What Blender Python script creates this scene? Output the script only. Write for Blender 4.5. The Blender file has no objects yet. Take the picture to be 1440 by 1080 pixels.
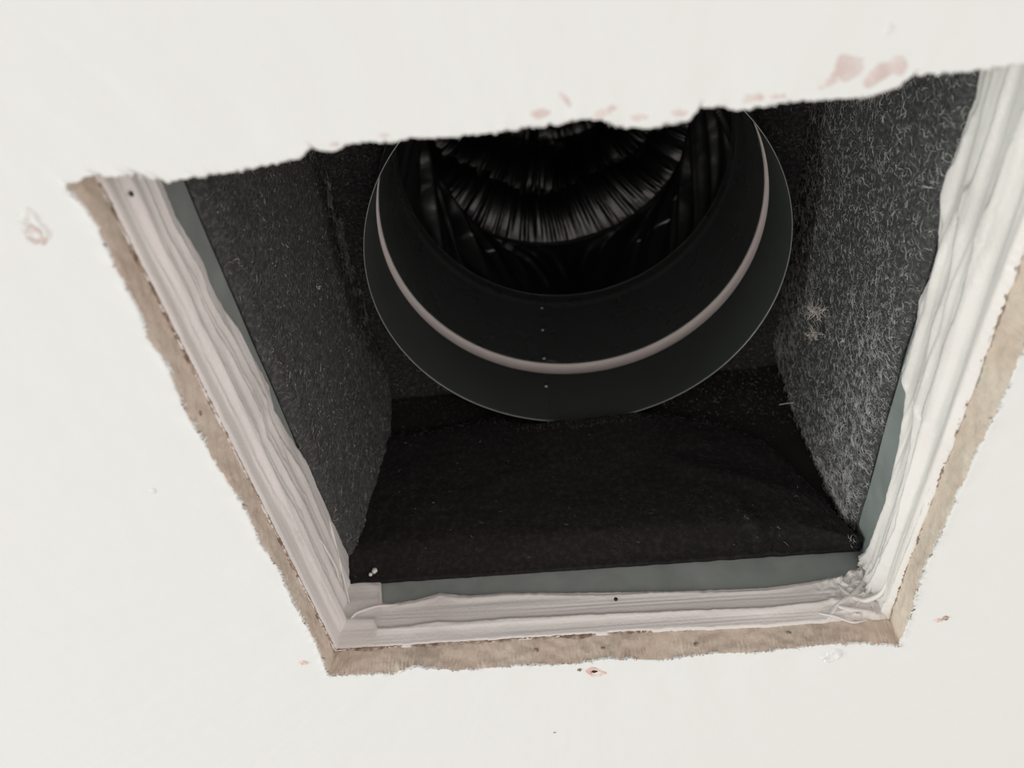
import bpy, bmesh, math, random
import numpy as np
from mathutils import noise, Vector

# ---------------------------------------------------------------- camera, world, lights, exposure
sc = bpy.context.scene
COL = sc.collection
ZO = 2.16                                   # camera height; the ceiling hangs at 2.40 m
cam_d = bpy.data.cameras.new('camera'); cam = bpy.data.objects.new('camera', cam_d); COL.objects.link(cam)
FPX = 1075.88
RX, RY, RZ = 2.42742, -0.00105, 0.11476
cam.location = (0, 0, ZO); cam.rotation_euler = (RX, RY, RZ)
cam_d.sensor_width = 36; cam_d.lens = 36 * FPX / 1440; cam_d.clip_start = .01
cam_d.dof.use_dof = True; cam_d.dof.focus_distance = .46; cam_d.dof.aperture_fstop = 7.0
sc.camera = cam

w = bpy.data.worlds.new('world'); sc.world = w; w.use_nodes = True
wn = w.node_tree.nodes; wl = w.node_tree.links
bg = wn['Background']
bg.inputs[0].default_value = (1.0, .925, .885, 1); bg.inputs[1].default_value = .80

def area(name, loc, target, size, power, color):
    l = bpy.data.lights.new(name, 'AREA'); l.shape = 'RECTANGLE'; l.size, l.size_y = size
    l.energy = power; l.color = color
    o = bpy.data.objects.new(name, l); COL.objects.link(o); o.location = loc
    o.rotation_euler = (Vector(target) - Vector(loc)).to_track_quat('-Z', 'Y').to_euler()
    return o
area('window_light', (-4.2, .3, .35), (.1, .3, 2.4), (2.6, 2.2), 112, (.90, 1.0, .93))
area('right_fill', (3.4, -.6, .4), (.0, .3, 2.4), (1.6, 1.6), 31, (1.0, .93, .88))  # added fill that lifts the left walls; no known source there

vs = sc.view_settings
vs.view_transform = 'Standard'; vs.look = 'None'; vs.gamma = 1; vs.use_curve_mapping = False
vs.exposure = 0.0

# ---------------------------------------------------------------- measured frame (metres, camera at origin)
H = .2405                                   # ceiling face
ZD = .2575                                  # top of the drywall board
XL, XR, YN, YF = -.1641, .1791, .0985, .4322
ZT = .502                                   # top of the box
CX, CY, CR = .0102, .2794, .140             # collar
Z0, Z1, Z2 = .4358, .500, .6096             # rim, bead, sleeve end

def rotm():
    cx_, sx = math.cos(RX), math.sin(RX); cy_, sy = math.cos(RY), math.sin(RY); cz, sz = math.cos(RZ), math.sin(RZ)
    X = np.array([[1, 0, 0], [0, cx_, -sx], [0, sx, cx_]]); Y = np.array([[cy_, 0, sy], [0, 1, 0], [-sy, 0, cy_]])
    Z = np.array([[cz, -sz, 0], [sz, cz, 0], [0, 0, 1]])
    return Z @ Y @ X
RM = rotm()
def at(px, py, axis, val):
    """point where the sight line through a measured pixel meets the plane axis=val"""
    d = RM @ np.array([(px - 720) / FPX, -(py - 540) / FPX, -1.0])
    return d * (val / d[axis])

rng = np.random.default_rng(7); random.seed(7)
def nz(x, y, z=0.0): return noise.noise((x, y, z))
def ridge(x, y, z=0.0): return 1 - 2 * abs(noise.noise((x, y, z)))
def sstep(a, b, x):
    t = min(1, max(0, (x - a) / (b - a))); return t * t * (3 - 2 * t)

# ---------------------------------------------------------------- materials
def mat(name, color, rough=.6, metal=0, spec=.5, c2=None, nscale=60, bump=0, bscale=300, lo=.4, hi=.65,
        coat=0, stretch=None, rvar=0, detail=6):
    m = bpy.data.materials.new(name); m.use_nodes = True
    nt = m.node_tree; b = nt.nodes['Principled BSDF']
    b.inputs['Base Color'].default_value = (*color, 1); b.inputs['Roughness'].default_value = rough
    b.inputs['Metallic'].default_value = metal; b.inputs['Specular IOR Level'].default_value = spec
    b.inputs['Coat Weight'].default_value = coat
    tc = nt.nodes.new('ShaderNodeTexCoord'); src = tc.outputs['Object']
    if stretch:
        mp = nt.nodes.new('ShaderNodeMapping'); mp.inputs['Scale'].default_value = stretch
        nt.links.new(src, mp.inputs[0]); src = mp.outputs[0]
    def tex(s, d=detail):
        n = nt.nodes.new('ShaderNodeTexNoise'); n.inputs['Scale'].default_value = s; n.inputs['Detail'].default_value = d
        nt.links.new(src, n.inputs['Vector']); return n
    if c2:
        n = tex(nscale); r = nt.nodes.new('ShaderNodeValToRGB')
        r.color_ramp.elements[0].position = lo; r.color_ramp.elements[1].position = hi
        r.color_ramp.elements[0].color = (*color, 1); r.color_ramp.elements[1].color = (*c2, 1)
        nt.links.new(n.outputs['Fac'], r.inputs[0]); nt.links.new(r.outputs[0], b.inputs['Base Color'])
    if bump:
        n = tex(bscale, 8); bp = nt.nodes.new('ShaderNodeBump'); bp.inputs['Strength'].default_value = 1
        bp.inputs['Distance'].default_value = bump
        nt.links.new(n.outputs['Fac'], bp.inputs['Height']); nt.links.new(bp.outputs[0], b.inputs['Normal'])
    if rvar:
        n = tex(35, 3); mr = nt.nodes.new('ShaderNodeMapRange')
        mr.inputs['From Min'].default_value = .35; mr.inputs['From Max'].default_value = .65
        mr.inputs['To Min'].default_value = rough - rvar; mr.inputs['To Max'].default_value = rough + rvar
        nt.links.new(n.outputs['Fac'], mr.inputs[0]); nt.links.new(mr.outputs[0], b.inputs['Roughness'])
    return m
M = {}
M['paint'] = mat('ceiling_paint', (.755, .77, .765), .75, spec=.2, bump=.0006, bscale=55, detail=4)
M['gypsum'] = mat('gypsum_core', (.66, .55, .46), .95, spec=.1, c2=(.72, .63, .54), nscale=40, bump=.0005, bscale=420)
M['paper'] = mat('torn_paper', (.88, .84, .77), .9, spec=.1, c2=(.72, .58, .48), nscale=120, bump=.0004, bscale=900)
M['pink'] = mat('exposed_pink_paper', (.66, .47, .44), .95, spec=.1, c2=(.80, .66, .60), nscale=110, bump=.0004, bscale=500)
M['bared'] = mat('bared_pinkish_paper', (.62, .52, .50), .95, spec=.1, c2=(.70, .645, .63), nscale=150, lo=.35, hi=.6)
M['brown'] = mat('brown_paper_edge', (.22, .15, .11), .95, spec=.1, c2=(.52, .42, .35), nscale=260, bump=.0006, bscale=800)
M['seal'] = mat('white_duct_sealant', (.84, .81, .79), .34, spec=.5, bump=.00025, bscale=500, c2=(.80, .765, .75), nscale=25)
M['zinc'] = mat('galvanised_sheet', (.35, .39, .38), .5, metal=.35, spec=.5, c2=(.42, .455, .445), nscale=80, lo=.3, hi=.7, rvar=.08)
M['collar'] = mat('collar_steel', (.13, .15, .145), .30, metal=.45, c2=(.115, .13, .125), nscale=14, lo=.35, hi=.7, rvar=.06)
M['skirt'] = mat('collar_skirt_steel', (.13, .15, .145), .34, metal=.45, c2=(.12, .135, .13), nscale=14, lo=.35, hi=.7, rvar=.05)
M['rimm'] = mat('collar_rim_steel', (.30, .31, .31), .35, metal=.9)
M['beadm'] = mat('bead_painted_reflection', (.96, .88, .86), .6, metal=.0, bump=.0001, bscale=1500)  # pinkish room reflection put into the base colour of the bead
M['felt'] = mat('black_felt', (.058, .059, .058), .95, spec=.15, c2=(.14, .14, .14), nscale=420, lo=.45, hi=.75, bump=.0011, bscale=750)
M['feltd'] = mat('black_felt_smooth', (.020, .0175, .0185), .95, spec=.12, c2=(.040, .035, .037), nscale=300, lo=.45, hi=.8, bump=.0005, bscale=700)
M['feltb'] = mat('black_felt_backing', (.036, .032, .032), .95, spec=.1, bump=.0005, bscale=700)
M['feltt'] = mat('black_felt_top', (.040, .039, .040), .95, spec=.12, c2=(.09, .088, .09), nscale=420, bump=.0008, bscale=750)
M['fibre'] = mat('felt_fibre', (.74, .72, .71), .7, spec=.3, c2=(.28, .275, .28), nscale=160)
M['fibreD'] = mat('felt_fibre_dark', (.22, .22, .225), .7, spec=.3, c2=(.10, .10, .105), nscale=160)
M['fibreF'] = mat('felt_fibre_black', (.085, .08, .08), .8, spec=.2, c2=(.045, .042, .042), nscale=160)
M['lint'] = mat('lint', (.86, .80, .72), .8, spec=.2)
M['film'] = mat('black_duct_film', (.012, .012, .013), .30, spec=1.0, coat=.7, bump=.0006, bscale=120)
M['wire'] = mat('coated_wire', (.012, .012, .012), .5, spec=.3)
M['hole'] = mat('dark_hole', (.05, .035, .025), .9, spec=.1)
M['backing'] = mat('board_back', (.35, .30, .25), .95, spec=.1)

# ---------------------------------------------------------------- builders
def empty(name, loc, label=None, cat=None, group=None):
    o = bpy.data.objects.new(name, None); COL.objects.link(o); o.empty_display_size = .02
    o.location = (loc[0], loc[1], loc[2] + ZO)
    if label: o['label'] = label
    if cat: o['category'] = cat
    if group: o['group'] = group
    return o
def mk(name, V, F, m, parent=None, smooth=True, label=None, kind=None, org=None):
    """V in the measured frame; the object's origin sits at its parent or at org"""
    V = np.asarray(V, float) + np.array([0, 0, ZO])
    if parent is not None:
        wloc = np.array(parent['_w']) if '_w' in parent else np.array(parent.location)
        V = V - wloc
    elif org is not None:
        wloc = np.array(org) + np.array([0, 0, ZO]); V = V - wloc
    else: wloc = np.zeros(3)
    me = bpy.data.meshes.new(name)
    me.from_pydata([tuple(v) for v in V], [], [tuple(int(i) for i in f) for f in F])
    me.materials.append(m)
    me.polygons.foreach_set('use_smooth', [smooth] * len(me.polygons))
    me.update()
    o = bpy.data.objects.new(name, me); COL.objects.link(o)
    if parent is not None: o.parent = parent
    else: o.location = tuple(wloc)
    if label: o['label'] = label
    if kind: o['kind'] = kind
    return o
def fix_normals(o):
    bm = bmesh.new(); bm.from_mesh(o.data); bmesh.ops.recalc_face_normals(bm, faces=bm.faces)
    bm.to_mesh(o.data); bm.free(); return o
def grid_faces(nu, nv, off=0, flip=False, wrap=False):
    F = []
    for i in range(nu if wrap else nu - 1):
        i2 = (i + 1) % nu
        for j in range(nv - 1):
            q = (off + i * nv + j, off + i2 * nv + j, off + i2 * nv + j + 1, off + i * nv + j + 1)
            F.append(q[::-1] if flip else q)
    return F
def slab(name, front, back, m, parent, **k):
    """closed sheet from two point grids of the same shape (nu, nv, 3)"""
    nu, nv = front.shape[:2]; n = nu * nv
    F = grid_faces(nu, nv) + grid_faces(nu, nv, n, True)
    ring = [(i, 0) for i in range(nu)] + [(nu - 1, j) for j in range(1, nv)] + [(i, nv - 1) for i in range(nu - 2, -1, -1)] + [(0, j) for j in range(nv - 2, 0, -1)]
    ids = [i * nv + j for i, j in ring]
    for a, b in zip(ids, ids[1:] + ids[:1]): F.append((a, a + n, b + n, b))
    o = mk(name, np.concatenate([front.reshape(-1, 3), back.reshape(-1, 3)]), F, m, parent, **k)
    return fix_normals(o)
def revolve(name, prof, m, parent, n=160, c=(CX, CY), a0=0, a1=2 * math.pi, close=True, **k):
    """prof: closed list of (r, z)"""
    full = abs(a1 - a0 - 2 * math.pi) < 1e-6
    na = n if full else n + 1; V = []
    for i in range(na):
        a = a0 + (a1 - a0) * i / n
        for r, z in prof: V.append((c[0] + r * math.cos(a), c[1] + r * math.sin(a), z))
    np_ = len(prof); F = []
    for i in range(n):
        i2 = (i + 1) % na
        for j in range(np_ if close else np_ - 1):
            j2 = (j + 1) % np_
            F.append((i * np_ + j, i2 * np_ + j, i2 * np_ + j2, i * np_ + j2))
    return fix_normals(mk(name, V, F, m, parent, **k))
def interp(pts, x):
    p = sorted(pts); return float(np.interp(x, [a for a, _ in p], [b for _, b in p]))
def strands(name, P, m, parent, rad, label=None):
    """P: (n, k, 3) polylines -> thin three-sided tubes in one mesh"""
    n, k, _ = P.shape
    T = np.gradient(P, axis=1); T /= np.linalg.norm(T, axis=2, keepdims=True) + 1e-12
    up = rng.normal(size=(n, 1, 3)); A = np.cross(T, up); A /= np.linalg.norm(A, axis=2, keepdims=True) + 1e-12
    B = np.cross(T, A)
    taper = np.sin(np.linspace(.35, math.pi - .2, k))[None, :, None] * (np.ones((n, 1, 1)) * rad if np.isscalar(rad) else rad[:, None, None])
    V = np.stack([P + taper * (math.cos(a) * A + math.sin(a) * B) for a in (0, 2.094, 4.189)], 2)
    V = V.reshape(-1, 3)
    base = (np.arange(n)[:, None] * k + np.arange(k - 1)[None]).reshape(-1) * 3
    F = []
    for s in range(3):
        s2 = (s + 1) % 3
        F.append(np.stack([base + s, base + s2, base + 3 + s2, base + 3 + s], 1))
    F = np.concatenate(F)
    V = V + np.array([0, 0, ZO]) - np.array(parent['_w'] if '_w' in parent else parent.location)
    me = bpy.data.meshes.new(name)
    me.vertices.add(len(V)); me.vertices.foreach_set('co', V.ravel())
    me.loops.add(F.size); me.loops.foreach_set('vertex_index', F.ravel())
    me.polygons.add(len(F)); me.polygons.foreach_set('loop_start', np.arange(len(F)) * 4)
    me.materials.append(m); me.update(calc_edges=True); me.validate()
    o = bpy.data.objects.new(name, me); COL.objects.link(o); o.parent = parent; o['kind'] = 'stuff'
    if label: o['label'] = label
    return o
def tube(pts, r, n=6):
    """round tube through points -> verts, faces"""
    P = np.array(pts, float); T = np.gradient(P, axis=0); V = []; F = []
    up = np.array([.31, .2, .93])
    for i, (p, t) in enumerate(zip(P, T)):
        t = t / (np.linalg.norm(t) + 1e-12); a = np.cross(t, up); a /= np.linalg.norm(a) + 1e-12; b = np.cross(t, a)
        rr = r[i] if hasattr(r, '__len__') else r
        for k in range(n):
            an = 2 * math.pi * k / n; V.append(p + rr * (math.cos(an) * a + math.sin(an) * b))
    for i in range(len(P) - 1):
        for k in range(n): F.append((i * n + k, i * n + (k + 1) % n, (i + 1) * n + (k + 1) % n, (i + 1) * n + k))
    F.append(tuple(range(n))[::-1]); F.append(tuple((len(P) - 1) * n + k for k in range(n)))
    return V, F

# ---------------------------------------------------------------- ceiling board with the sawn hole
def onc(px, py): return at(px, py, 2, H)[:2]
EL = [(97, 262), (118, 290), (140, 322), (152, 352), (168, 385), (186, 420), (200, 446), (210, 480), (238, 515), (246, 545), (268, 590), (292, 628), (305, 655), (330, 690), (352, 730), (366, 762), (392, 800), (410, 842), (440, 895), (462, 950)]
EF = [(462, 950), (500, 949), (548, 947), (585, 938), (640, 943), (680, 940), (730, 936), (800, 934), (860, 926), (930, 928), (1000, 919), (1060, 918), (1110, 912), (1170, 906), (1215, 905), (1264, 908)]
ER = [(1264, 908), (1275, 880), (1284, 852), (1300, 800), (1316, 765), (1330, 738), (1345, 700), (1358, 671), (1372, 640), (1384, 615), (1410, 560), (1428, 515), (1452, 462), (1490, 380), (1560, 220), (1625, 75)]
EN = [(1625, 75), (1500, 86), (1420, 92), (1390, 98), (1330, 104), (1283, 107), (1262, 124), (1225, 138), (1180, 140), (1110, 144), (1040, 156), (1015, 152), (985, 152), (968, 170), (930, 178), (895, 182), (862, 176), (836, 166), (780, 176), (700, 186), (650, 192), (600, 194), (560, 199), (500, 202), (460, 214), (440, 210), (420, 224), (360, 236), (290, 248), (235, 256), (190, 246), (160, 250), (125, 248), (97, 262)]
def trace(pts, step=.00045):
    P = [onc(*p) for p in pts]; out = []
    for a, b in zip(P, P[1:]):
        n = max(1, int(np.linalg.norm(b - a) / step))
        for i in range(n): out.append(a + (b - a) * i / n)
    return out
loop = []; side_of = []
for k, E_ in enumerate((EL, EF, ER, EN)):
    t = trace(E_); loop += t; side_of += [k] * len(t)
loop = np.array(loop); N = len(loop); side_of = np.array(side_of)
cen = np.array([.0075, .266])
nrm = np.array([[-1, 0], [0, 1], [1, 0], [0, -1]])[side_of]           # away from the hole
# ragged saw cut
rag = np.array([.0009 * nz(p[0] * 260, p[1] * 260, 1) + .0007 * nz(p[0] * 700, p[1] * 700, 5) + .0005 * max(0, nz(p[0] * 1500, p[1] * 1500, 9)) for p in loop])
loopR = loop + nrm * rag[:, None]
def smooth_loop(L, w):
    k = np.ones(w) / w; ext = np.concatenate([L[-w:], L, L[:w]])
    return np.stack([np.convolve(ext[:, i], k, 'same')[w:-w] for i in (0, 1)], 1)
rows = [(loopR, H + .0012), (loopR, H + .0002)]
base = smooth_loop(loop, 25)
dirv = base - cen; dirv /= np.linalg.norm(dirv, axis=1, keepdims=True)
lipz = np.array([.0007 * max(0, nz(p[0] * 180, p[1] * 180, 3) + .25) for p in loop])
rows.append((loopR + nrm * .0006, H - lipz))
rows.append((loopR * .5 + (base + dirv * .003) * .5, H - lipz * .5))
q_ = dirv / np.abs(dirv).max(1, keepdims=True) * .55 + cen
r0 = base + dirv * .003
for t in (.006, .014, .025, .04, .07, .11, .17, .26, .4, .6, 1):
    b = r0 * (1 - t) + q_ * t
    z = np.array([H - .0006 * nz(p[0] * 45, p[1] * 45, 7) * sstep(.7, .0, t) - .00012 * nz(p[0] * 160, p[1] * 160, 8) for p in b])
    rows.append((b, z))
for s in (1.1, 2.2):
    rows.append((dirv / np.abs(dirv).max(1, keepdims=True) * s + cen, H))
V = np.concatenate([np.column_stack([b, np.broadcast_to(z, (N,))]) for b, z in rows])
F = []
for r in range(len(rows) - 1):
    for i in range(N):
        j = (i + 1) % N; F.append((r * N + i, r * N + j, (r + 1) * N + j, (r + 1) * N + i))
ceil_o = mk('ceiling', V, F, M['paint'], org=(0, 0, H), label='off-white painted drywall ceiling with a rough square hole sawn in it', kind='structure')
# upper face of the board
rect = lambda d: np.array([[XL - d, YN - d], [XL - d, YF + d], [XR + d, YF + d], [XR + d, YN - d]])
a = rect(.003); b_ = rect(2.2)
mk('board_back', [(*p, ZD) for p in a] + [(*p, ZD) for p in b_], [(i, (i + 1) % 4, 4 + (i + 1) % 4, 4 + i) for i in range(4)], M['backing'], ceil_o, smooth=False)
# sawn gypsum faces, one per side
names = ['left', 'far', 'right', 'near']
def wall_target(p, k):
    x, y = p
    x = min(max(x, XL), XR); y = min(max(y, YN), YF)
    return [(XL, y), (x, YF), (XR, y), (x, YN)][k]
for k in range(4):
    idx = np.where(side_of == k)[0]; idx = np.append(idx, (idx[-1] + 1) % N)
    nr = 9; Vv = []
    for i in idx:
        p = loopR[i]; q = np.array(wall_target(loop[i], k)); n_ = nrm[idx[0]]; pb = base[i] if 30 < i - idx[0] < len(idx) - 30 else p
        if i == idx[0] or i == idx[-1]:
            # corners run cleanly up
            q = np.array([[XL, XR][int(p[0] > 0)], [YN, YF][int(p[1] > .25)]])
        for r in range(nr):
            t = r / (nr - 1); z = H + .0001 + t * (ZD - H + .001)
            pp = p * (1 - sstep(0, .3, t)) + pb * sstep(0, .3, t); c = pp * (1 - sstep(0, 1, t)) + q * sstep(0, 1, t)
            e = 0 if i in (idx[0], idx[-1]) else (.0011 * nz(c[0] * 150 + z * 60, c[1] * 150, z * 200) + .0006 * ridge(c[0] * 420, c[1] * 420, z * 420) - .0004)
            c = c + n_ * e * (1 if 0 < r else 0)
            Vv.append((c[0], c[1], z))
    o = mk('gypsum_edge', Vv, grid_faces(len(idx), nr), M['gypsum'], ceil_o)
# pores and stains in the gypsum
for k, s_, f in ((1, .006, .35), (1, .118, .6), (1, .126, .2), (1, -.035, .5), (1, .062, .3), (2, .375, .5), (2, .302, .6), (0, .30, .6), (0, .215, .4)):
    z = H + .003 + .012 * f; r_ = .0011 + .0004 * f; Vv = []
    for i in range(10):
        a_ = 2 * math.pi * i / 10
        for j, (q, h_) in enumerate(((1, -.0012), (.8, .0006), (.4, .0007), (0, .0006))):
            dd = .0005 + h_ - (.0012 if k != 1 else .0006); u_ = s_ + r_ * q * math.cos(a_) * 1.4; zz = z + r_ * q * math.sin(a_)
            Vv.append(((XL + dd, u_, zz), (u_, YF - dd, zz), (XR - dd, u_, zz))[k])
    mk('gypsum_pit', Vv, grid_faces(10, 4, wrap=True), M['brown'], ceil_o)
# brown paper line where board meets sealant (left and far and right)
def on_wall(k, s, z, d=0):
    """point on the box wall k (0 left,1 far,2 right,3 near); s runs along it, d = inward distance"""
    return [(XL + d, s, z), (s, YF - d, z), (XR - d, s, z), (s, YN + d, z)][k]
for k, (s0, s1) in {0: (YN + .01, YF - .002), 1: (XL + .002, XR - .002), 2: (YN + .01, YF - .002)}.items():
    ns = 260; Vv = []
    for i in range(ns):
        s = s0 + (s1 - s0) * i / (ns - 1)
        g = max(0, nz(s * 60, k * 9.1, 2) + (.12, .35, .1)[k]) * (.7, .9, .5)[k]
        for j in range(5):
            t = j / 4; z = ZD - .0022 * (.3 + g) + t * .0036 * (.3 + g) + .0007 * nz(s * 500, j * 2.3, k)
            Vv.append(on_wall(k, s, z, .0004 + .0014 * math.sin(t * 3.14) * (.5 + .5 * abs(nz(s * 900, j * 3.7, k + 5)))))
    mk('paper_ply', Vv, grid_faces(ns, 5), M['brown'], ceil_o, label='frayed brown paper ply on the sawn edge')
# torn paper fringe: small curled shreds along the cut
Vv = []; Ff = []; Vb = []; Fb = []
for q in range(1500):
    i = random.randrange(N); k = side_of[i]; p = loopR[i]; n_ = nrm[i]
    if nz(p[0] * 70, p[1] * 70, 21) < -.12: continue
    big = random.random() ** 3
    L_ = (.0006 + .0026 * big) * (.4 if k == 3 else 1); wd = .0004 + .0010 * random.random(); ang = random.uniform(-1.1, 1.1)
    tdir = np.array([-n_[1], n_[0]]); d = (-n_ * math.cos(ang) + tdir * math.sin(ang)); s_ = np.array([-d[1], d[0]])
    z = H + random.uniform(-.0006, .0008); cz = random.uniform(-.9, .4)
    tgt, ft = (Vb, Fb) if random.random() < .18 else (Vv, Ff)
    o0 = len(tgt); p0 = p + n_ * .0006
    for t in (0, .35, .7, 1):
        c = p0 + d * L_ * t; zz = z + cz * L_ * t * t; ww = wd * (1 - .8 * t) * (1 + .3 * random.random())
        for sg, dz in ((-1, 0), (1, 0), (0, .0003)):
            tgt.append((*(c + s_ * ww * sg * .5), zz + dz))
    for r in range(3):
        for e in range(3): ft.append((o0 + r * 3 + e, o0 + r * 3 + (e + 1) % 3, o0 + r * 3 + 3 + (e + 1) % 3, o0 + r * 3 + 3 + e))
mk('paper_fringe', Vv, Ff, M['paint'], ceil_o, kind='stuff', label='white shreds of torn paint and paper')
mk('paper_fringe', Vb, Fb, M['brown'], ceil_o, kind='stuff', label='brown shreds of torn paper')

def blob_patch(name, c, r, m, hgt, seed, label, holes=False, aspect=1.0, rot=0, flat=.3):
    """irregular lump hanging under the ceiling face at c=(x,y)"""
    nr, na = 12, 48; Vv = []
    for i in range(na):
        a = 2 * math.pi * i / na
        R_ = r * (1 + .45 * nz(math.cos(a) * 1.6 + seed, math.sin(a) * 1.6, seed) + .2 * nz(math.cos(a) * 5, math.sin(a) * 5, seed))
        for j in range(nr):
            t = j / (nr - 1); x = R_ * t * math.cos(a); y = R_ * t * math.sin(a) * aspect
            x, y = x * math.cos(rot) - y * math.sin(rot), x * math.sin(rot) + y * math.cos(rot)
            prof = (1 - t ** 4)
            if holes: prof *= sstep(.15, .75, t) * 1.3
            h = hgt * prof * (.55 + .6 * nz(x * 900 + seed, y * 900, seed) + flat)
            Vv.append((c[0] + x, c[1] + y, H + .0002 - max(0, h) + (.0006 if j == nr - 1 else 0)))
    return mk(name, Vv, grid_faces(na, nr, wrap=True), m, ceil_o, label=label)
def C_(px, py): return onc(px, py)
blob_patch('screw_patch', C_(47, 318), .0052, M['paint'], .0011, 3.3, 'round filler ring over a screw at the left', holes=True, aspect=1.2)
blob_patch('paper_tear', C_(49, 331), .0042, M['bared'], .0012, 8.1, 'pink torn paper in the left screw patch', holes=True)
blob_patch('paper_tear', C_(426, 932), .0030, M['pink'], .0012, 1.7, 'small pink tear beside the far left corner', aspect=.8)
blob_patch('screw_hole', C_(837, 945), .0062, M['pink'], .0010, 5.2, 'diamond shaped broken paper around a screw hole', holes=True, aspect=.9)
blob_patch('screw_head', C_(836, 944), .0026, M['hole'], .0008, 2.2, 'dark screw recess', aspect=.6)
blob_patch('paper_tear', C_(815, 942), .0014, M['brown'], .0008, 4.2, 'brown fleck')
blob_patch('filler_dab', C_(1168, 923), .0065, M['paint'], .0016, 6.4, 'smeared white filler dab', holes=True, aspect=1.1)
blob_patch('paper_tear', C_(1320, 871), .0026, M['pink'], .0016, 9.4, 'pink torn fleck right of the far right corner', aspect=.6)
blob_patch('paper_tear', C_(1330, 868), .0022, M['brown'], .0018, 7.4, 'brown torn fleck', aspect=.7, rot=.6)
blob_patch('paint_speck', C_(780, 1030), .0012, M['brown'], .0005, 2.9, 'tiny grey brown speck')
blob_patch('paint_speck', C_(215, 690), .0020, M['paint'], .0006, 2.4, 'small paint pimple')
blob_patch('paint_speck', C_(1248, 42), .0016, M['paint'], .0006, 2.1, 'small paint pimple')
# pink bared paper along the near cut
for i, (px, py, r, asp, ro) in enumerate([(1150, 118, .0055, .45, -.2), (1190, 96, .0042, .8, .3), (1235, 104, .0045, .5, -.5), (1262, 92, .003, .8, .9), (1100, 132, .0042, .4, 0), (1060, 138, .0035, .4, 0), (900, 165, .003, .4, 0), (850, 158, .0038, .4, -.4), (795, 140, .0028, .4, 1.0), (760, 160, .0028, .4, 0), (955, 158, .003, .4, 0), (540, 190, .0018, .4, 0), (470, 203, .0018, .4, 0)]):
    blob_patch('bared_paper', C_(px, py), r * 1.25, M['bared'], .0004, 11.3 + i, 'faint pink bared paper near the cut', aspect=asp, rot=ro, flat=.6)

# ---------------------------------------------------------------- sheet metal box with felt lining
box = empty('duct_box', (.0075, .266, ZD), 'galvanised sheet metal duct box lined with black felt above the ceiling hole', 'duct box')
def metal(k):
    s0, s1 = ((YN - .001, YF + .001), (XL - .001, XR + .001))[k in (1, 3)]
    ns, nt_ = 40, 24; fr = np.zeros((ns, nt_, 3)); bk = np.zeros((ns, nt_, 3))
    for i in range(ns):
        s = s0 + (s1 - s0) * i / (ns - 1)
        for j in range(nt_):
            z = ZD - .001 + (ZT - ZD + .003) * j / (nt_ - 1); d = .0005 * nz(s * 14, z * 14, k)
            fr[i, j] = on_wall(k, s, z, -.0004 + d); bk[i, j] = on_wall(k, s, z, -.0016 + d)
    return slab('metal_side', fr, bk, M['zinc'], box)
for k in range(4): metal(k)
# box top: square ring around the collar
def ring_plate(name, z, th, m, r_in, inset, fn=None, **kw):
    n = 128; Vv = []
    for side, zz in ((0, z), (1, z + th)):
        for i in range(n):
            a = 2 * math.pi * i / n; dx, dy = math.cos(a), math.sin(a)
            x1, x0, y1, y0 = XR - inset - CX, XL + inset - CX, YF - inset - CY, YN + inset - CY
            t = min((x1 / dx) if dx > 1e-9 else (x0 / dx if dx < -1e-9 else 9), (y1 / dy) if dy > 1e-9 else (y0 / dy if dy < -1e-9 else 9))
            for j in range(14):
                q = r_in + (max(t, r_in + .0005) - r_in) * j / 13
                x, y = CX + dx * q, CY + dy * q
                Vv.append((x, y, zz - (fn(x, y) if fn and side == 0 else 0)))
    F = grid_faces(n, 14, 0, wrap=True) + grid_faces(n, 14, n * 14, True, wrap=True)
    for i in range(n):
        i2 = (i + 1) % n
        F.append((i * 14, i2 * 14, n * 14 + i2 * 14, n * 14 + i * 14)); F.append((i * 14 + 13, n * 14 + i * 14 + 13, n * 14 + i2 * 14 + 13, i2 * 14 + 13))
    return fix_normals(mk(name, Vv, F, m, box, **kw))
ring_plate('metal_top', ZT + .002, .0012, M['zinc'], CR + .0045, -.002)
# ring_plate needs the collar to fit between the walls
felt_top_fn = lambda x, y: .0008 * nz(x * 60, y * 60, 3) + .0005 * nz(x * 260, y * 260, 4)
ring_plate('felt_top', ZT - .0105, .001, M['feltt'], CR + .0012, .0012, felt_top_fn, label='black felt on the box top around the collar')

def felt_panel(k, edge, m, ns=110, nt_=90, label=None, wr=None, dfun=None, zb=.32, amp=1.0):
    """edge(v) gives the (s, inward) of the far side at height fraction v"""
    fr = np.zeros((ns, nt_, 3)); bk = np.zeros((ns, nt_, 3))
    for i in range(ns):
        u = i / (ns - 1)
        for j in range(nt_):
            v = j / (nt_ - 1)
            s, z, d = dfun(u, v)
            n1 = .0013 * nz(s * 45, z * 45, k + 3) + .0007 * nz(s * 170, z * 170, k) + .00035 * nz(s * 600, z * 600, k)
            e = n1 * amp + (wr(s, z) if wr else 0)
            thick = .0075
            fr[i, j] = on_wall(k, s, z, d + e); bk[i, j] = on_wall(k, s, z, max(.0003, d - thick))
    o = slab('felt_lining', fr, bk, m, box, label=label)
    return o, fr
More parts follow.
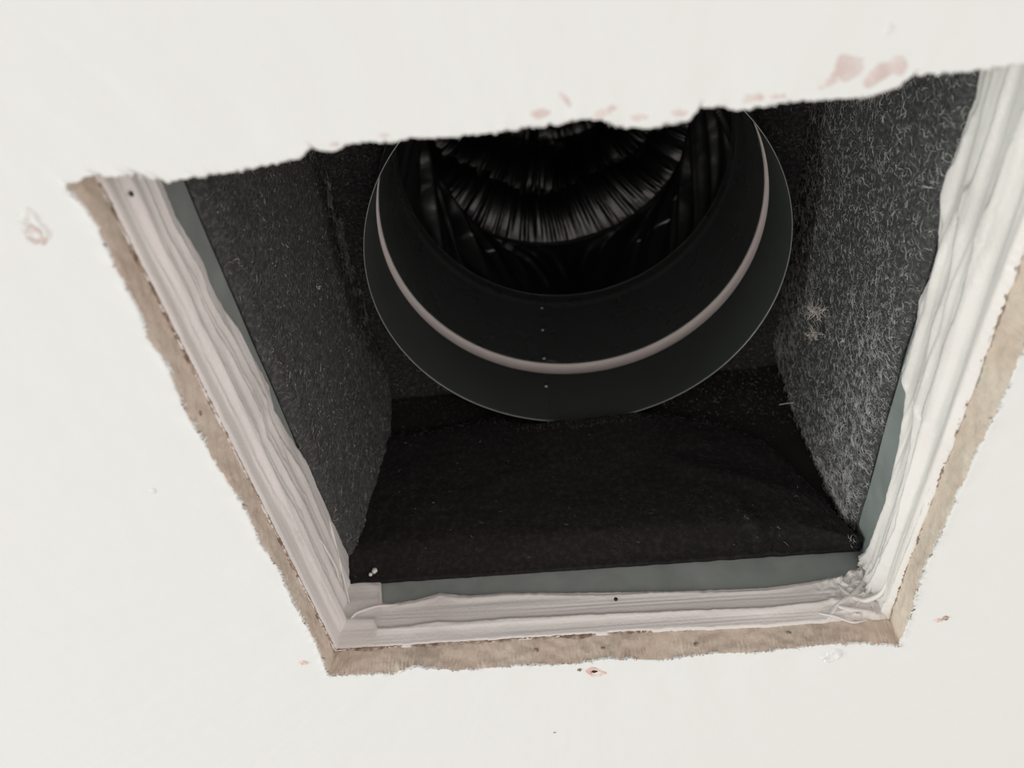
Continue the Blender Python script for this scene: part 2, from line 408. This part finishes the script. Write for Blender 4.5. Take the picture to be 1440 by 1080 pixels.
# side panels: their far edge curls off the wall near the corner
EDL = [(.318, .431, .0025), (.332, .430, .006), (.38, .4255, .011), (.447, .420, .0165), (.48, .402, .0175), (.50, .373, .017)]   # z, y, inward
EDR = [(.318, .4305, .0025), (.33, .427, .006), (.382, .420, .0115), (.4425, .4195, .0115), (.475, .412, .012), (.50, .401, .012)]
def side_fn(ED, y0, ragk):
    zs = [e[0] for e in ED]; ys = [e[1] for e in ED]; ds = [e[2] for e in ED]
    def f(u, v):
        z = .3185 + (ZT - .004 - .3185) * v + .0012 * nz(u * 9, ragk) * (1 - v)
        ye = float(np.interp(z, zs, ys)) + .0012 * nz(z * 220, ragk * 3) + .0006 * nz(z * 900, ragk)
        y = y0 + (ye - y0) * (1 - (1 - u) ** 1.15)
        de = float(np.interp(z, zs, ds)); body = .0055 + .0045 * v
        k_ = sstep(.34, .43, y)
        return y, z, body * (1 - k_) + de * k_ - .004 * sstep(.04, 0, v)
    return f
fL, gL = felt_panel(0, None, M['felt'], label='left black felt lining panel', dfun=side_fn(EDL, YN + .002, 1.3))
fR, gR = felt_panel(2, None, M['felt'], label='right black felt lining panel, furry with pale fibres', dfun=side_fn(EDR, YN + .002, 4.7))
# far panel: rounded top corners, leaning against the collar rim
TOPF = [(-.164, .405), (-.160, .432), (-.150, .443), (-.10, .448), (-.062, .4545), (-.045, .440), (-.03, .4335), (0, .4318), (.03, .4325), (.055, .436), (.075, .440), (.088, .437), (.115, .425), (.137, .405), (.150, .380), (.163, .345), (.172, .318), (.178, .308)]
def far_fn(u, v):
    x = XL + .001 + (XR - XL - .002) * u
    zt = interp(TOPF, x) + .0006 * nz(x * 500, 3.3)
    z = .3055 + .0006 * nz(x * 120, 9) + (zt - .3055) * v
    bell = math.exp(-((x - .010) / .055) ** 4)
    return x, z, .003 + .0085 * sstep(0, .2, v) - .003 * (1 - bell) * sstep(.93, 1, v) + .0068 * bell * sstep(.55, 1, v)
def far_wr(s, z):
    e = .0022 * math.exp(-((s - (.112 + (z - .33) * -.35)) / .0035) ** 2) * sstep(.36, .33, z)
    e += .0016 * math.exp(-((z - (.372 - (s - .10) * .5)) / .008) ** 2) * sstep(.03, .1, s)
    e += .0012 * nz(s * 22, z * 22, 77)
    return e
fF, gF = felt_panel(1, None, M['feltd'], label='far black felt lining panel with rounded top', dfun=far_fn, wr=far_wr, amp=.7)
def far_up(u, v):
    return XL + .002 + (XR - XL - .004) * u, .309 + (ZT - .004 - .309) * v, .0018 + .002 * v
fB, gB = felt_panel(1, None, M['feltb'], label='upper felt strip behind the far panel', amp=1.6, dfun=far_up, ns=60, nt_=40); fB.name = 'felt_backing'
def near_fn(u, v):
    return XL + .001 + (XR - XL - .002) * u, .315 + (ZT - .004 - .315) * v, .006
felt_panel(3, None, M['feltd'], label='near felt lining panel', dfun=near_fn, ns=50, nt_=40)

def sample_grid(G, n, wfun):
    """random surface points with tangents and normals; wfun(point)->density 0..1"""
    nu, nv = G.shape[:2]; P = []; TU = []; TV = []
    while len(P) < n:
        i = random.uniform(0, nu - 1.001); j = random.uniform(0, nv - 1.001); a, b = int(i), int(j); fi, fj = i - a, j - b
        p = G[a, b] * (1 - fi) * (1 - fj) + G[a + 1, b] * fi * (1 - fj) + G[a, b + 1] * (1 - fi) * fj + G[a + 1, b + 1] * fi * fj
        if random.random() > wfun(p): continue
        P.append(p); TU.append(G[a + 1, b] - G[a, b]); TV.append(G[a, b + 1] - G[a, b])
    P = np.array(P); TU = np.array(TU); TV = np.array(TV)
    TU /= np.linalg.norm(TU, axis=1, keepdims=True); TV /= np.linalg.norm(TV, axis=1, keepdims=True)
    return P, TU, TV
def fibres(G, n, inward, parent, m, lmin, lmax, curl, rad, lift, ang0=0, spread=math.pi, w=lambda p: 1, k=7, name='felt_fibre', label=None):
    P, TU, TV = sample_grid(G, n, w)
    Nn = np.tile(np.array(inward, float), (n, 1))
    L_ = lmin + (lmax - lmin) * rng.random(n) ** 2.2
    a = ang0 + spread * (rng.random(n) * 2 - 1); c = rng.normal(0, curl, n)
    pts = [P + Nn * .0001]; cur = pts[0]
    lf = lift * rng.random(n)
    for i in range(1, k):
        a = a + c / k + rng.normal(0, curl * .18, n)
        st = (TU * np.cos(a)[:, None] + TV * np.sin(a)[:, None]) * (L_ / (k - 1))[:, None]
        cur = cur + st + Nn * (lf * math.cos(i / (k - 1) * 3.1) * 1.6 / k)[:, None] + Nn * .00006
        pts.append(cur)
    return strands(name, np.stack(pts, 1), m, parent, rad * (.6 + .8 * rng.random(n)), label)
def wR(p):   # fur is densest low and toward the far side
    return min(1, .25 + .9 * sstep(.40, .325, p[2]) * sstep(.2, .36, p[1]) + .25 * sstep(.44, .5, p[2]) + .3 * max(0, nz(p[1] * 30, p[2] * 30, 4)))
fibres(gR, 10500, (-1, 0, 0), box, M['fibre'], .002, .010, 2.8, .000125, .002, w=wR)
fibres(gR, 5500, (-1, 0, 0), box, M['fibreD'], .002, .007, 2.8, .00013, .0018)
def wL(p):
    c = math.exp(-((p[2] - .488) / .012) ** 2) * sstep(.40, .2, p[1])
    return min(1, .10 + .9 * c * max(0, .4 + 1.6 * nz(p[1] * 60, p[2] * 60, 14)))
fibres(gL, 1700, (1, 0, 0), box, M['fibre'], .0015, .006, 2.4, .00011, .0016, w=wL)
fibres(gL, 9000, (1, 0, 0), box, M['fibreD'], .002, .008, .5, .00011, .0008, ang0=math.pi / 2 + .35, spread=.35, w=lambda p: min(1, .35 + .9 * max(0, nz(p[1] * 25, p[2] * 25, 8))))
fibres(gF, 1600, (0, -1, 0), box, M['fibreF'], .0012, .006, 2.0, .00010, .001, w=lambda p: min(1, .15 + 1.3 * max(0, nz(p[0] * 22, p[2] * 22, 31))))
fibres(gF, 70, (0, -1, 0), box, M['fibre'], .001, .005, 2.4, .00008, .001, w=lambda p: min(1, .1 + 1.3 * max(0, nz(p[0] * 22, p[2] * 22, 31))))
fibres(gL, 1100, (1, 0, 0), box, M['fibre'], .002, .006, 2.8, .00014, .0025, w=lambda p: math.exp(-((p[2] - .488) / .014) ** 2) * sstep(.37, .28, p[1]) * max(0, .2 + 1.8 * nz(p[1] * 55, p[2] * 55, 19)))
fibres(gF[:, -7:], 900, (0, -1, 0), box, M['fibreD'], .001, .004, 1.5, .00010, .001)  # paler nap along the far panel's top edge imitates its highlight
fibres(gB, 2600, (0, -1, 0), box, M['fibreD'], .001, .005, 2.2, .00011, .001, w=lambda p: sstep(.40, .44, p[2]))
fibres(gB, 420, (0, -1, 0), box, M['fibre'], .001, .005, 2.2, .00010, .001, w=lambda p: sstep(.42, .46, p[2]) * sstep(.0, .1, p[0]))
# top felt sampled on a flat grid
gx = np.linspace(XL + .006, XR - .006, 40); gy = np.linspace(YN + .01, YF - .006, 40)
gT = np.array([[(x, y, ZT - .0112) for y in gy] for x in gx])
fibres(gT, 3200, (0, 0, -1), box, M['fibre'], .001, .004, 2.4, .00010, .001, w=lambda p: 0 if math.hypot(p[0] - CX, p[1] - CY) < CR + .004 else (.9 if p[1] < .33 else .35))

# ---------------------------------------------------------------- sealant smeared round the opening
seal = empty('duct_sealant', (.0075, .43, ZD), 'thick white sealant smeared along the seam between box and ceiling board', 'sealant')
LI = [(222, 252), (243, 303), (283, 367), (293, 397), (312, 433), (333, 463), (376, 541), (382, 574), (417, 630), (436, 656), (461, 715), (480, 762), (495, 793), (499, 806)]
LO = [(176, 262), (182, 323), (200, 370), (223, 410), (243, 457), (261, 485), (310, 589), (343, 641), (380, 704), (417, 789), (467, 880), (474, 905)]
FI = [(499, 807), (536, 818), (538, 848), (552, 850), (588, 843), (620, 834), (658, 838), (713, 834), (797, 834), (876, 833), (985, 831), (1079, 827), (1161, 816), (1185, 812), (1206, 801)]
FO = [(476, 908), (550, 903), (760, 896), (876, 888), (1082, 880), (1175, 872), (1250, 868)]
RI = [(1206, 799), (1232, 756), (1255, 697), (1269, 634), (1277, 597), (1281, 544), (1275, 517), (1292, 467), (1299, 419), (1317, 379), (1324, 356), (1328, 300), (1326, 260), (1334, 229), (1348, 215), (1359, 185), (1379, 135), (1387, 99)]
RO = [(1253, 860), (1262, 819), (1273, 789), (1295, 738), (1306, 701), (1317, 664), (1340, 627), (1347, 578), (1361, 550), (1392, 455), (1411, 405), (1433, 355), (1470, 260), (1540, 110)]
def wallcurve(k, pts):
    ax, v, si = ((0, XL, 1), (1, YF, 0), (0, XR, 1))[k]
    return sorted((float(p[si]), float(p[2])) for p in (at(*q, ax, v) for q in pts))
def sealant(k, inner, outer, s0, s1, ridges, lab, seed, base=.0016, amp=1.0, wob=1.0):
    ci, co = wallcurve(k, inner), wallcurve(k, outer)
    ns, nt_ = 420, 60; fr = np.zeros((ns, nt_, 3)); bk = np.zeros((ns, nt_, 3))
    for i in range(ns):
        s = s0 + (s1 - s0) * i / (ns - 1)
        zi = interp(ci, s) + .0006 * nz(s * 240, seed) + .0003 * nz(s * 800, seed); zo = min(interp(co, s), ZD + .0006) - .0012
        zo += .0004 * nz(s * 400, seed + 3) - .0014 * max(0, nz(s * 90, seed + 8))
        drift = wob * (.0016 * nz(s * 14, seed + 1) + .0003 * nz(s * 45, seed + 4))
        for j in range(nt_):
            t = j / (nt_ - 1); z = zo + (zi - zo) * t
            w_ = z + drift
            # trowel streaks run along the seam
            e = base + amp * (.0010 * nz(w_ * 190, s * 4, seed) + .0004 * ridge(w_ * 380, s * 6, seed + 2) + .00010 * nz(w_ * 1300, s * 8, seed))
            e += wob * .0009 * nz(s * 70, z * 120, seed + 6) * max(0, nz(s * 12, seed + 9))
            if k in (1, 2):
                q = sstep(.135, .165, s) if k == 1 else sstep(.412, .428, s)
                if q > 0:
                    wx = s * 130 + 1.6 * nz(s * 120, z * 120, seed); wz = z * 130 + 1.6 * nz(s * 120, z * 120, seed + 20)
                    e = e * (1 - q) + q * (.0028 + .0030 * ridge(wx, wz, 3) * (.6 + nz(s * 200, z * 200)) + .0009 * ridge(wx * 3, wz * 3, 8))
            for (t0, t1, wd, hh) in ridges:
                f = (s - s0) / (s1 - s0); tc = t0 + (t1 - t0) * f + .03 * nz(f * 7, t0 * 9)
                x = (t - tc) / wd; e += hh * (math.exp(-x * x) if x < 0 else math.exp(-x * x * 5))
            edge = sstep(0, .05, t) * sstep(1, .955, t)
            fr[i, j] = on_wall(k, s, z, .0004 + max(.0003, e) * (.25 + .75 * edge)); bk[i, j] = on_wall(k, s, z, .0001)
    return slab('sealant_strip', fr, bk, M['seal'], seal, label=lab)
sealant(0, LI, LO, YN + .001, YF - .0005, [(.36, .30, .10, .0036), (.62, .52, .05, .0016), (.80, .75, .05, .0012), (.52, .40, .010, .0009), (.70, .62, .010, .0008), (.22, .20, .012, .0006)], 'left sealant strip with long smooth ridges', 2.7, .0014, .7, .35)
sealant(1, FI, FO, XL + .0005, XR - .0005, [(.36, .44, .10, .0018), (.9, .9, .06, .0006)], 'far sealant strip', 5.1, .0013, .55, .5)
sealant(2, RI, RO, YN + .001, YF - .0005, [(.30, .42, .09, .0042), (.62, .55, .08, .0030), (.86, .9, .07, .0020)], 'thick bright right sealant strip', 9.3, .0024, 1.5)
sealant(3, FI, FO, XL + .0005, XR - .0005, [(.42, .48, .10, .002)], 'near sealant strip', 12.0) if False else None

def swirl(name, pts, r, seed, lab, n=9):
    """dragged tongue of sealant through 3-D points"""
    P = np.array(pts, float); t = np.linspace(0, 1, len(P)); tt = np.linspace(0, 1, 26)
    Q = np.stack([np.interp(tt, t, P[:, i]) for i in range(3)], 1)
    for _ in range(3): Q[1:-1] = (Q[:-2] + Q[1:-1] * 2 + Q[2:]) / 4
    rr = r * np.sin(np.linspace(.5, 2.9, 26)) * (1 + .25 * np.array([nz(x * 6, seed) for x in tt]))
    V_, F_ = tube(Q, rr, n); return mk(name, V_, F_, M['seal'], seal, label=lab)
def W(k, px, py, d):
    ax, v = ((0, XL), (1, YF), (0, XR))[k]
    return at(px, py, ax, v + (d if k == 0 else -d))
# far right corner: fluffy dragged sealant
for i, (pts, r) in enumerate([
    ([(1, 1164, 872, .002), (1, 1176, 850, .005), (1, 1200, 838, .006), (1, 1216, 816, .005), (2, 1226, 790, .004)], .0030),
    ([(1, 1178, 822, .003), (1, 1194, 838, .006), (1, 1215, 846, .007), (2, 1240, 836, .006), (2, 1252, 806, .003)], .0028),
    ([(1, 1166, 848, .003), (1, 1190, 856, .006), (1, 1222, 860, .006), (1, 1242, 866, .003)], .0026),
    ([(1, 1196, 870, .002), (1, 1205, 850, .006), (1, 1222, 830, .007), (2, 1238, 800, .005), (2, 1246, 770, .003)], .0024),
    ([(1, 1186, 814, .002), (1, 1206, 822, .005), (1, 1222, 842, .006), (1, 1232, 864, .004)], .0024),
    ([(1, 1150, 862, .002), (1, 1172, 866, .004), (1, 1200, 876, .004), (1, 1220, 872, .002)], .0016)]):
    swirl('sealant_swirl', [W(p[0], p[1], p[2], p[3] * .8) for p in pts], r * .62, i * 3.1, None)
for i, pts in enumerate([[(0, 436, 748, .002), (0, 452, 762, .004), (0, 474, 800, .004), (0, 482, 850, .002)], [(0, 432, 756, .002), (0, 440, 790, .004), (0, 458, 828, .004), (0, 470, 862, .002)],
                         [(0, 462, 728, .001), (0, 470, 760, .003), (0, 480, 800, .003), (1, 492, 850, .003)], [(1, 486, 880, .003), (1, 500, 862, .004), (1, 530, 852, .004), (1, 570, 850, .002)]]):
    swirl('sealant_swirl', [W(p[0], p[1], p[2], p[3] * .8) for p in pts], .0011, i * 2.3 + 40, None)
for px, py, r in ((527, 803, .0022), (521, 808, .0013)):
    c = W(1, px, py, .004); Vv, Ff = [], []
    for i in range(10):
        for j in range(7):
            a, b = 2 * math.pi * i / 10, math.pi * j / 6
            k_ = r * (1 + .25 * nz(math.cos(a) * 2 + px, math.sin(a) * 2, b * 2))
            Vv.append(c + k_ * np.array([math.cos(a) * math.sin(b), math.sin(a) * math.sin(b), math.cos(b)]))
    mk('sealant_drop', Vv, grid_faces(10, 7, wrap=True), M['seal'], seal)
# nail dimple in the far strip
c = W(1, 866, 843, .0042); V_, F_ = tube([c, c + np.array([0, -.0006, 0])], .0013, 10); mk('pin_hole', V_, F_, M['hole'], seal, label='dark pin hole in the far sealant')
c = W(0, 184, 273, .004); V_, F_ = tube([c, c + np.array([.0006, 0, 0])], .0010, 10); mk('pin_hole', V_, F_, M['hole'], seal, label='dark pit in the left sealant')

# ---------------------------------------------------------------- start collar
col = empty('duct_collar', (CX, CY, Z0), 'round dark metal duct collar with a bright raised bead, set in the box top', 'duct collar')
T_ = .0008
pr = [(CR - .0002, Z0), (CR, Z0 + .0006)]
inner = [(CR, Z0 + .0012), (CR, Z0 + .002), (CR, Z0 + .03), (CR, Z1 - .0092), (CR, Z1 - .0085)]
nb = 10
for i in range(nb + 1):
    a = math.pi * i / nb; inner.append((CR + .0046 * math.sin(a), Z1 - .0068 * math.cos(a)))
bead_in = inner[5:]
low = [(CR, Z0 + .0004)] + inner[:5] + [inner[5]]
lowb = [(r + T_, z) for r, z in reversed(low)]
revolve('collar_rim', [(CR + T_ * .5 + .0005 * math.cos(a), Z0 + .0005 * math.sin(a)) for a in np.linspace(0, 2 * math.pi, 9)[:-1]], M['rimm'], col, 200, label='thin bright folded rim')
revolve('collar_skirt', low + lowb, M['skirt'], col, 200, label='lower sleeve inside the box')
revolve('bead_ring', bead_in + [(r + T_, z) for r, z in reversed(bead_in)], M['beadm'], col, 200, label='rolled bead, painted pale for the room it reflects')
up = [bead_in[-1], (CR, Z1 + .0088), (CR, Z1 + .0095), (CR, Z1 + .05), (CR, Z2 - .020), (CR, Z2 - .018), (CR - .0009, Z2 - .015), (CR - .0012, Z2 - .012), (CR - .0004, Z2 - .008), (CR - .0004, Z2 - .001), (CR - .0004, Z2)]
revolve('collar_sleeve', up + [(r + T_, z) for r, z in reversed(up)], M['collar'], col, 200, label='dark upper sleeve')
revolve('sleeve_edge', [(CR - .0002 + .0004 * math.cos(a), Z2 + .0004 * math.sin(a)) for a in np.linspace(0, 2 * math.pi, 7)[:-1]], M['rimm'], col, 200, label='cut top edge of the sleeve, lighter ring as its thin highlight')  # lighter steel ring added to draw the highlight along the sleeve end
def cyl_at(px, py):
    d = RM @ np.array([(px - 720) / FPX, -(py - 540) / FPX, -1.0])
    A = d[0] ** 2 + d[1] ** 2; B = -2 * (d[0] * CX + d[1] * CY); C2 = CX ** 2 + CY ** 2 - CR ** 2
    t = (-B + math.sqrt(B * B - 4 * A * C2)) / (2 * A); return d * t
for px, py in ((762, 432), (763, 463), (765, 503), (768, 542)):
    p = cyl_at(px, py); n_ = np.array([CX - p[0], CY - p[1], 0]); n_ /= np.linalg.norm(n_); sd = np.array([-n_[1], n_[0], 0])
    Vv = []
    for i in range(12):
        a = 2 * math.pi * i / 12
        for h, r in ((-.0003, .0026), (.0007, .0022), (.0014, .0014), (.0017, .0001)):
            Vv.append(p + n_ * h + r * (math.cos(a) * sd + math.sin(a) * np.array([0, 0, 1])))
    mk('rivet', Vv, grid_faces(12, 4, wrap=True), M['rimm'], col)
p = cyl_at(772, 520); a_s = math.atan2(p[1] - CY, p[0] - CX)
for za, zb in ((Z0 + .001, Z1 - .009), (Z1 + .010, Z2 - .020)):
    revolve('seam', [(CR + .0001, za), (CR - .00022, za + .0002), (CR - .00022, zb), (CR + .0001, zb + .0002)], M['collar'], col, 8, a0=a_s - .05, a1=a_s + .01, label='overlapped seam', smooth=False)

# ---------------------------------------------------------------- flexible duct above the collar
flex = empty('flexible_duct', (CX, CY, Z2 - .02), 'black plastic flexible duct with wire coils, pleated film, above the collar', 'flexible duct')
ringsZ = [Z2 - .022, .712, .824, .975, 1.12, 1.26]
def axis(z):
    t = max(0, z - .62); return np.array([CX - .11 * min(t, .12) + .05 * max(0, t - .2), CY - .10 * max(0, t - .36) ** 2])
RF = CR + .003
for s in range(len(ringsZ) - 1):
    za, zb = ringsZ[s], ringsZ[s + 1]; na, nt_ = 720, (80 if s == 0 else 34); Vv = []
    for i in range(na):
        a = 2 * math.pi * i / na; ca, sa = math.cos(a), math.sin(a)
        for j in range(nt_):
            t = j / (nt_ - 1); z = za + (zb - za) * t
            env = math.sin(math.pi * t)
            c = axis(z)
            if s == 0:
                t9 = max(0, (t - .19) / .81); env = math.sin(math.pi * t9)
                r = RF - .002 * env - .010 * sstep(.1, .9, -ca) * t9 * sstep(1.0, .85, t9)
                th = a - (t - .5) * -1.5 * ca
                pl = math.sin(math.pi * t9) * (.020 * (ridge(math.cos(th) * 4.5, math.sin(th) * 4.5, t * .3) - .2) * (.1 + 1.3 * abs(ca)) + .0045 * nz(math.cos(th) * 16, math.sin(th) * 16, t * .5))
            else:
                # the film leans inward above each wire, then falls back behind a crest
                th = a + .16 * t * math.sin(s * 2.1 + a * 2)
                crest = .30 + .05 * nz(math.cos(a) * 11, math.sin(a) * 11, s * 4.0)
                dep = (.020 + .017 * max(0, sa)) * (1 + .5 * nz(ca * 2.5, sa * 2.5, s * 7.0))
                r = RF - dep * (math.sin(math.pi / 2 * t / crest) if t < crest else sstep(1.05, crest, t))
                z = za + (zb - za) * (t if t > .3 else t * .55 + .45 * t * t / .3)
                e2 = sstep(0, .045, t) * sstep(1, .7, t)
                pl = e2 * (.0052 * (ridge(math.cos(th) * 15 + s * 9, math.sin(th) * 15, t * .5) - .35) + .0062 * nz(math.cos(th) * 26, math.sin(th) * 26, s + t * .8) + .003 * nz(math.cos(th) * 60, math.sin(th) * 60, s))
            r = r - pl
            zz = z + env * .003 * nz(ca * 8, sa * 8, s + 5) + .004 * nz(ca * 2, sa * 2, s * 3.0) * (1 if s or t > .5 else 0)
            Vv.append((c[0] + r * ca, c[1] + r * sa, zz))
    mk('film_pleat', Vv, grid_faces(na, nt_, wrap=True), M['film'], flex)
for s in range(1, len(ringsZ)):
    z = ringsZ[s]; c = axis(z); n = 200; Vv = []; Ff = []
    for i in range(n):
        a = 2 * math.pi * i / n
        zz = z + .004 * nz(math.cos(a) * 2, math.sin(a) * 2, (s - 1) * 3.0)
        for k in range(8):
            b = 2 * math.pi * k / 8; r = RF - .0006 + .0018 * math.cos(b)
            Vv.append((c[0] + r * math.cos(a), c[1] + r * math.sin(a), zz + .0018 * math.sin(b)))
    for i in range(n):
        for k in range(8): Ff.append((i * 8 + k, i * 8 + (k + 1) % 8, ((i + 1) % n) * 8 + (k + 1) % 8, ((i + 1) % n) * 8 + k))
    mk('wire_coil', Vv, Ff, M['wire'], flex)
z = ringsZ[-1]; c = axis(z); Vv = []
for i in range(48):
    a = 2 * math.pi * i / 48
    for j in range(9):
        b = math.pi / 2 * min(1, j / 8 + 1e-9); r = RF * math.cos(b)
        Vv.append((c[0] + r * math.cos(a), c[1] + r * math.sin(a), z + .10 * math.sin(b) + .003 * nz(a * 4, b * 4)))
mk('duct_bend', Vv, grid_faces(48, 9, wrap=True), M['film'], flex, label='film closing where the duct bends away')

# ---------------------------------------------------------------- lint
def tuft(c, nrm_, n, L_, label, seed, m='lint', rad=.00019):
    e = empty('lint_tuft', c, label, 'lint', None)
    d = rng.normal(size=(n, 3)); d -= (d @ np.array(nrm_))[:, None] * np.array(nrm_) * .6
    d /= np.linalg.norm(d, axis=1, keepdims=True); k = 7; cur = np.array(c) + rng.normal(0, L_ * .15, (n, 3)); P = [cur]
    for i in range(1, k):
        d = d + rng.normal(0, .45, (n, 3)); d /= np.linalg.norm(d, axis=1, keepdims=True)
        cur = cur + d * L_ / k * (.4 + .9 * rng.random((n, 1))) + np.array(nrm_) * .0001; P.append(cur)
    strands('lint_strand', np.stack(P, 1), M[m], e, rad)
    return e
tuft(W(2, 1147, 436, .0155), (-1, 0, 0), 46, .012, 'larger pale lint tuft on the right felt panel, uppermost of two', 1)
tuft(W(2, 1144, 470, .0155), (-1, 0, 0), 40, .009, 'smaller pale lint tuft just below the larger one on the right felt', 2)
tuft(W(2, 1186, 478, .0155), (-1, 0, 0), 12, .003, 'tiny white speck of lint right of the two tufts', 3)
tuft(W(2, 1198, 762, .009), (-1, 0, 0), 5, .007, 'grey lint curl in the far right corner of the box', 5, 'fibre')
tuft(W(0, 447, 404, .0125), (1, 0, 0), 10, .003, 'tiny white speck of lint on the left felt panel', 6)
p0 = W(1, 1096, 569, .02); 
e = empty('loose_thread', p0, 'short pale thread sticking out from the right felt edge', 'thread')
V_, F_ = tube([p0, p0 + np.array([.006, 0, .0008]), p0 + np.array([.012, -.001, -.0003]), p0 + np.array([.017, -.002, .0004])], .0003, 5)
mk('thread_strand', V_, F_, M['lint'], e)
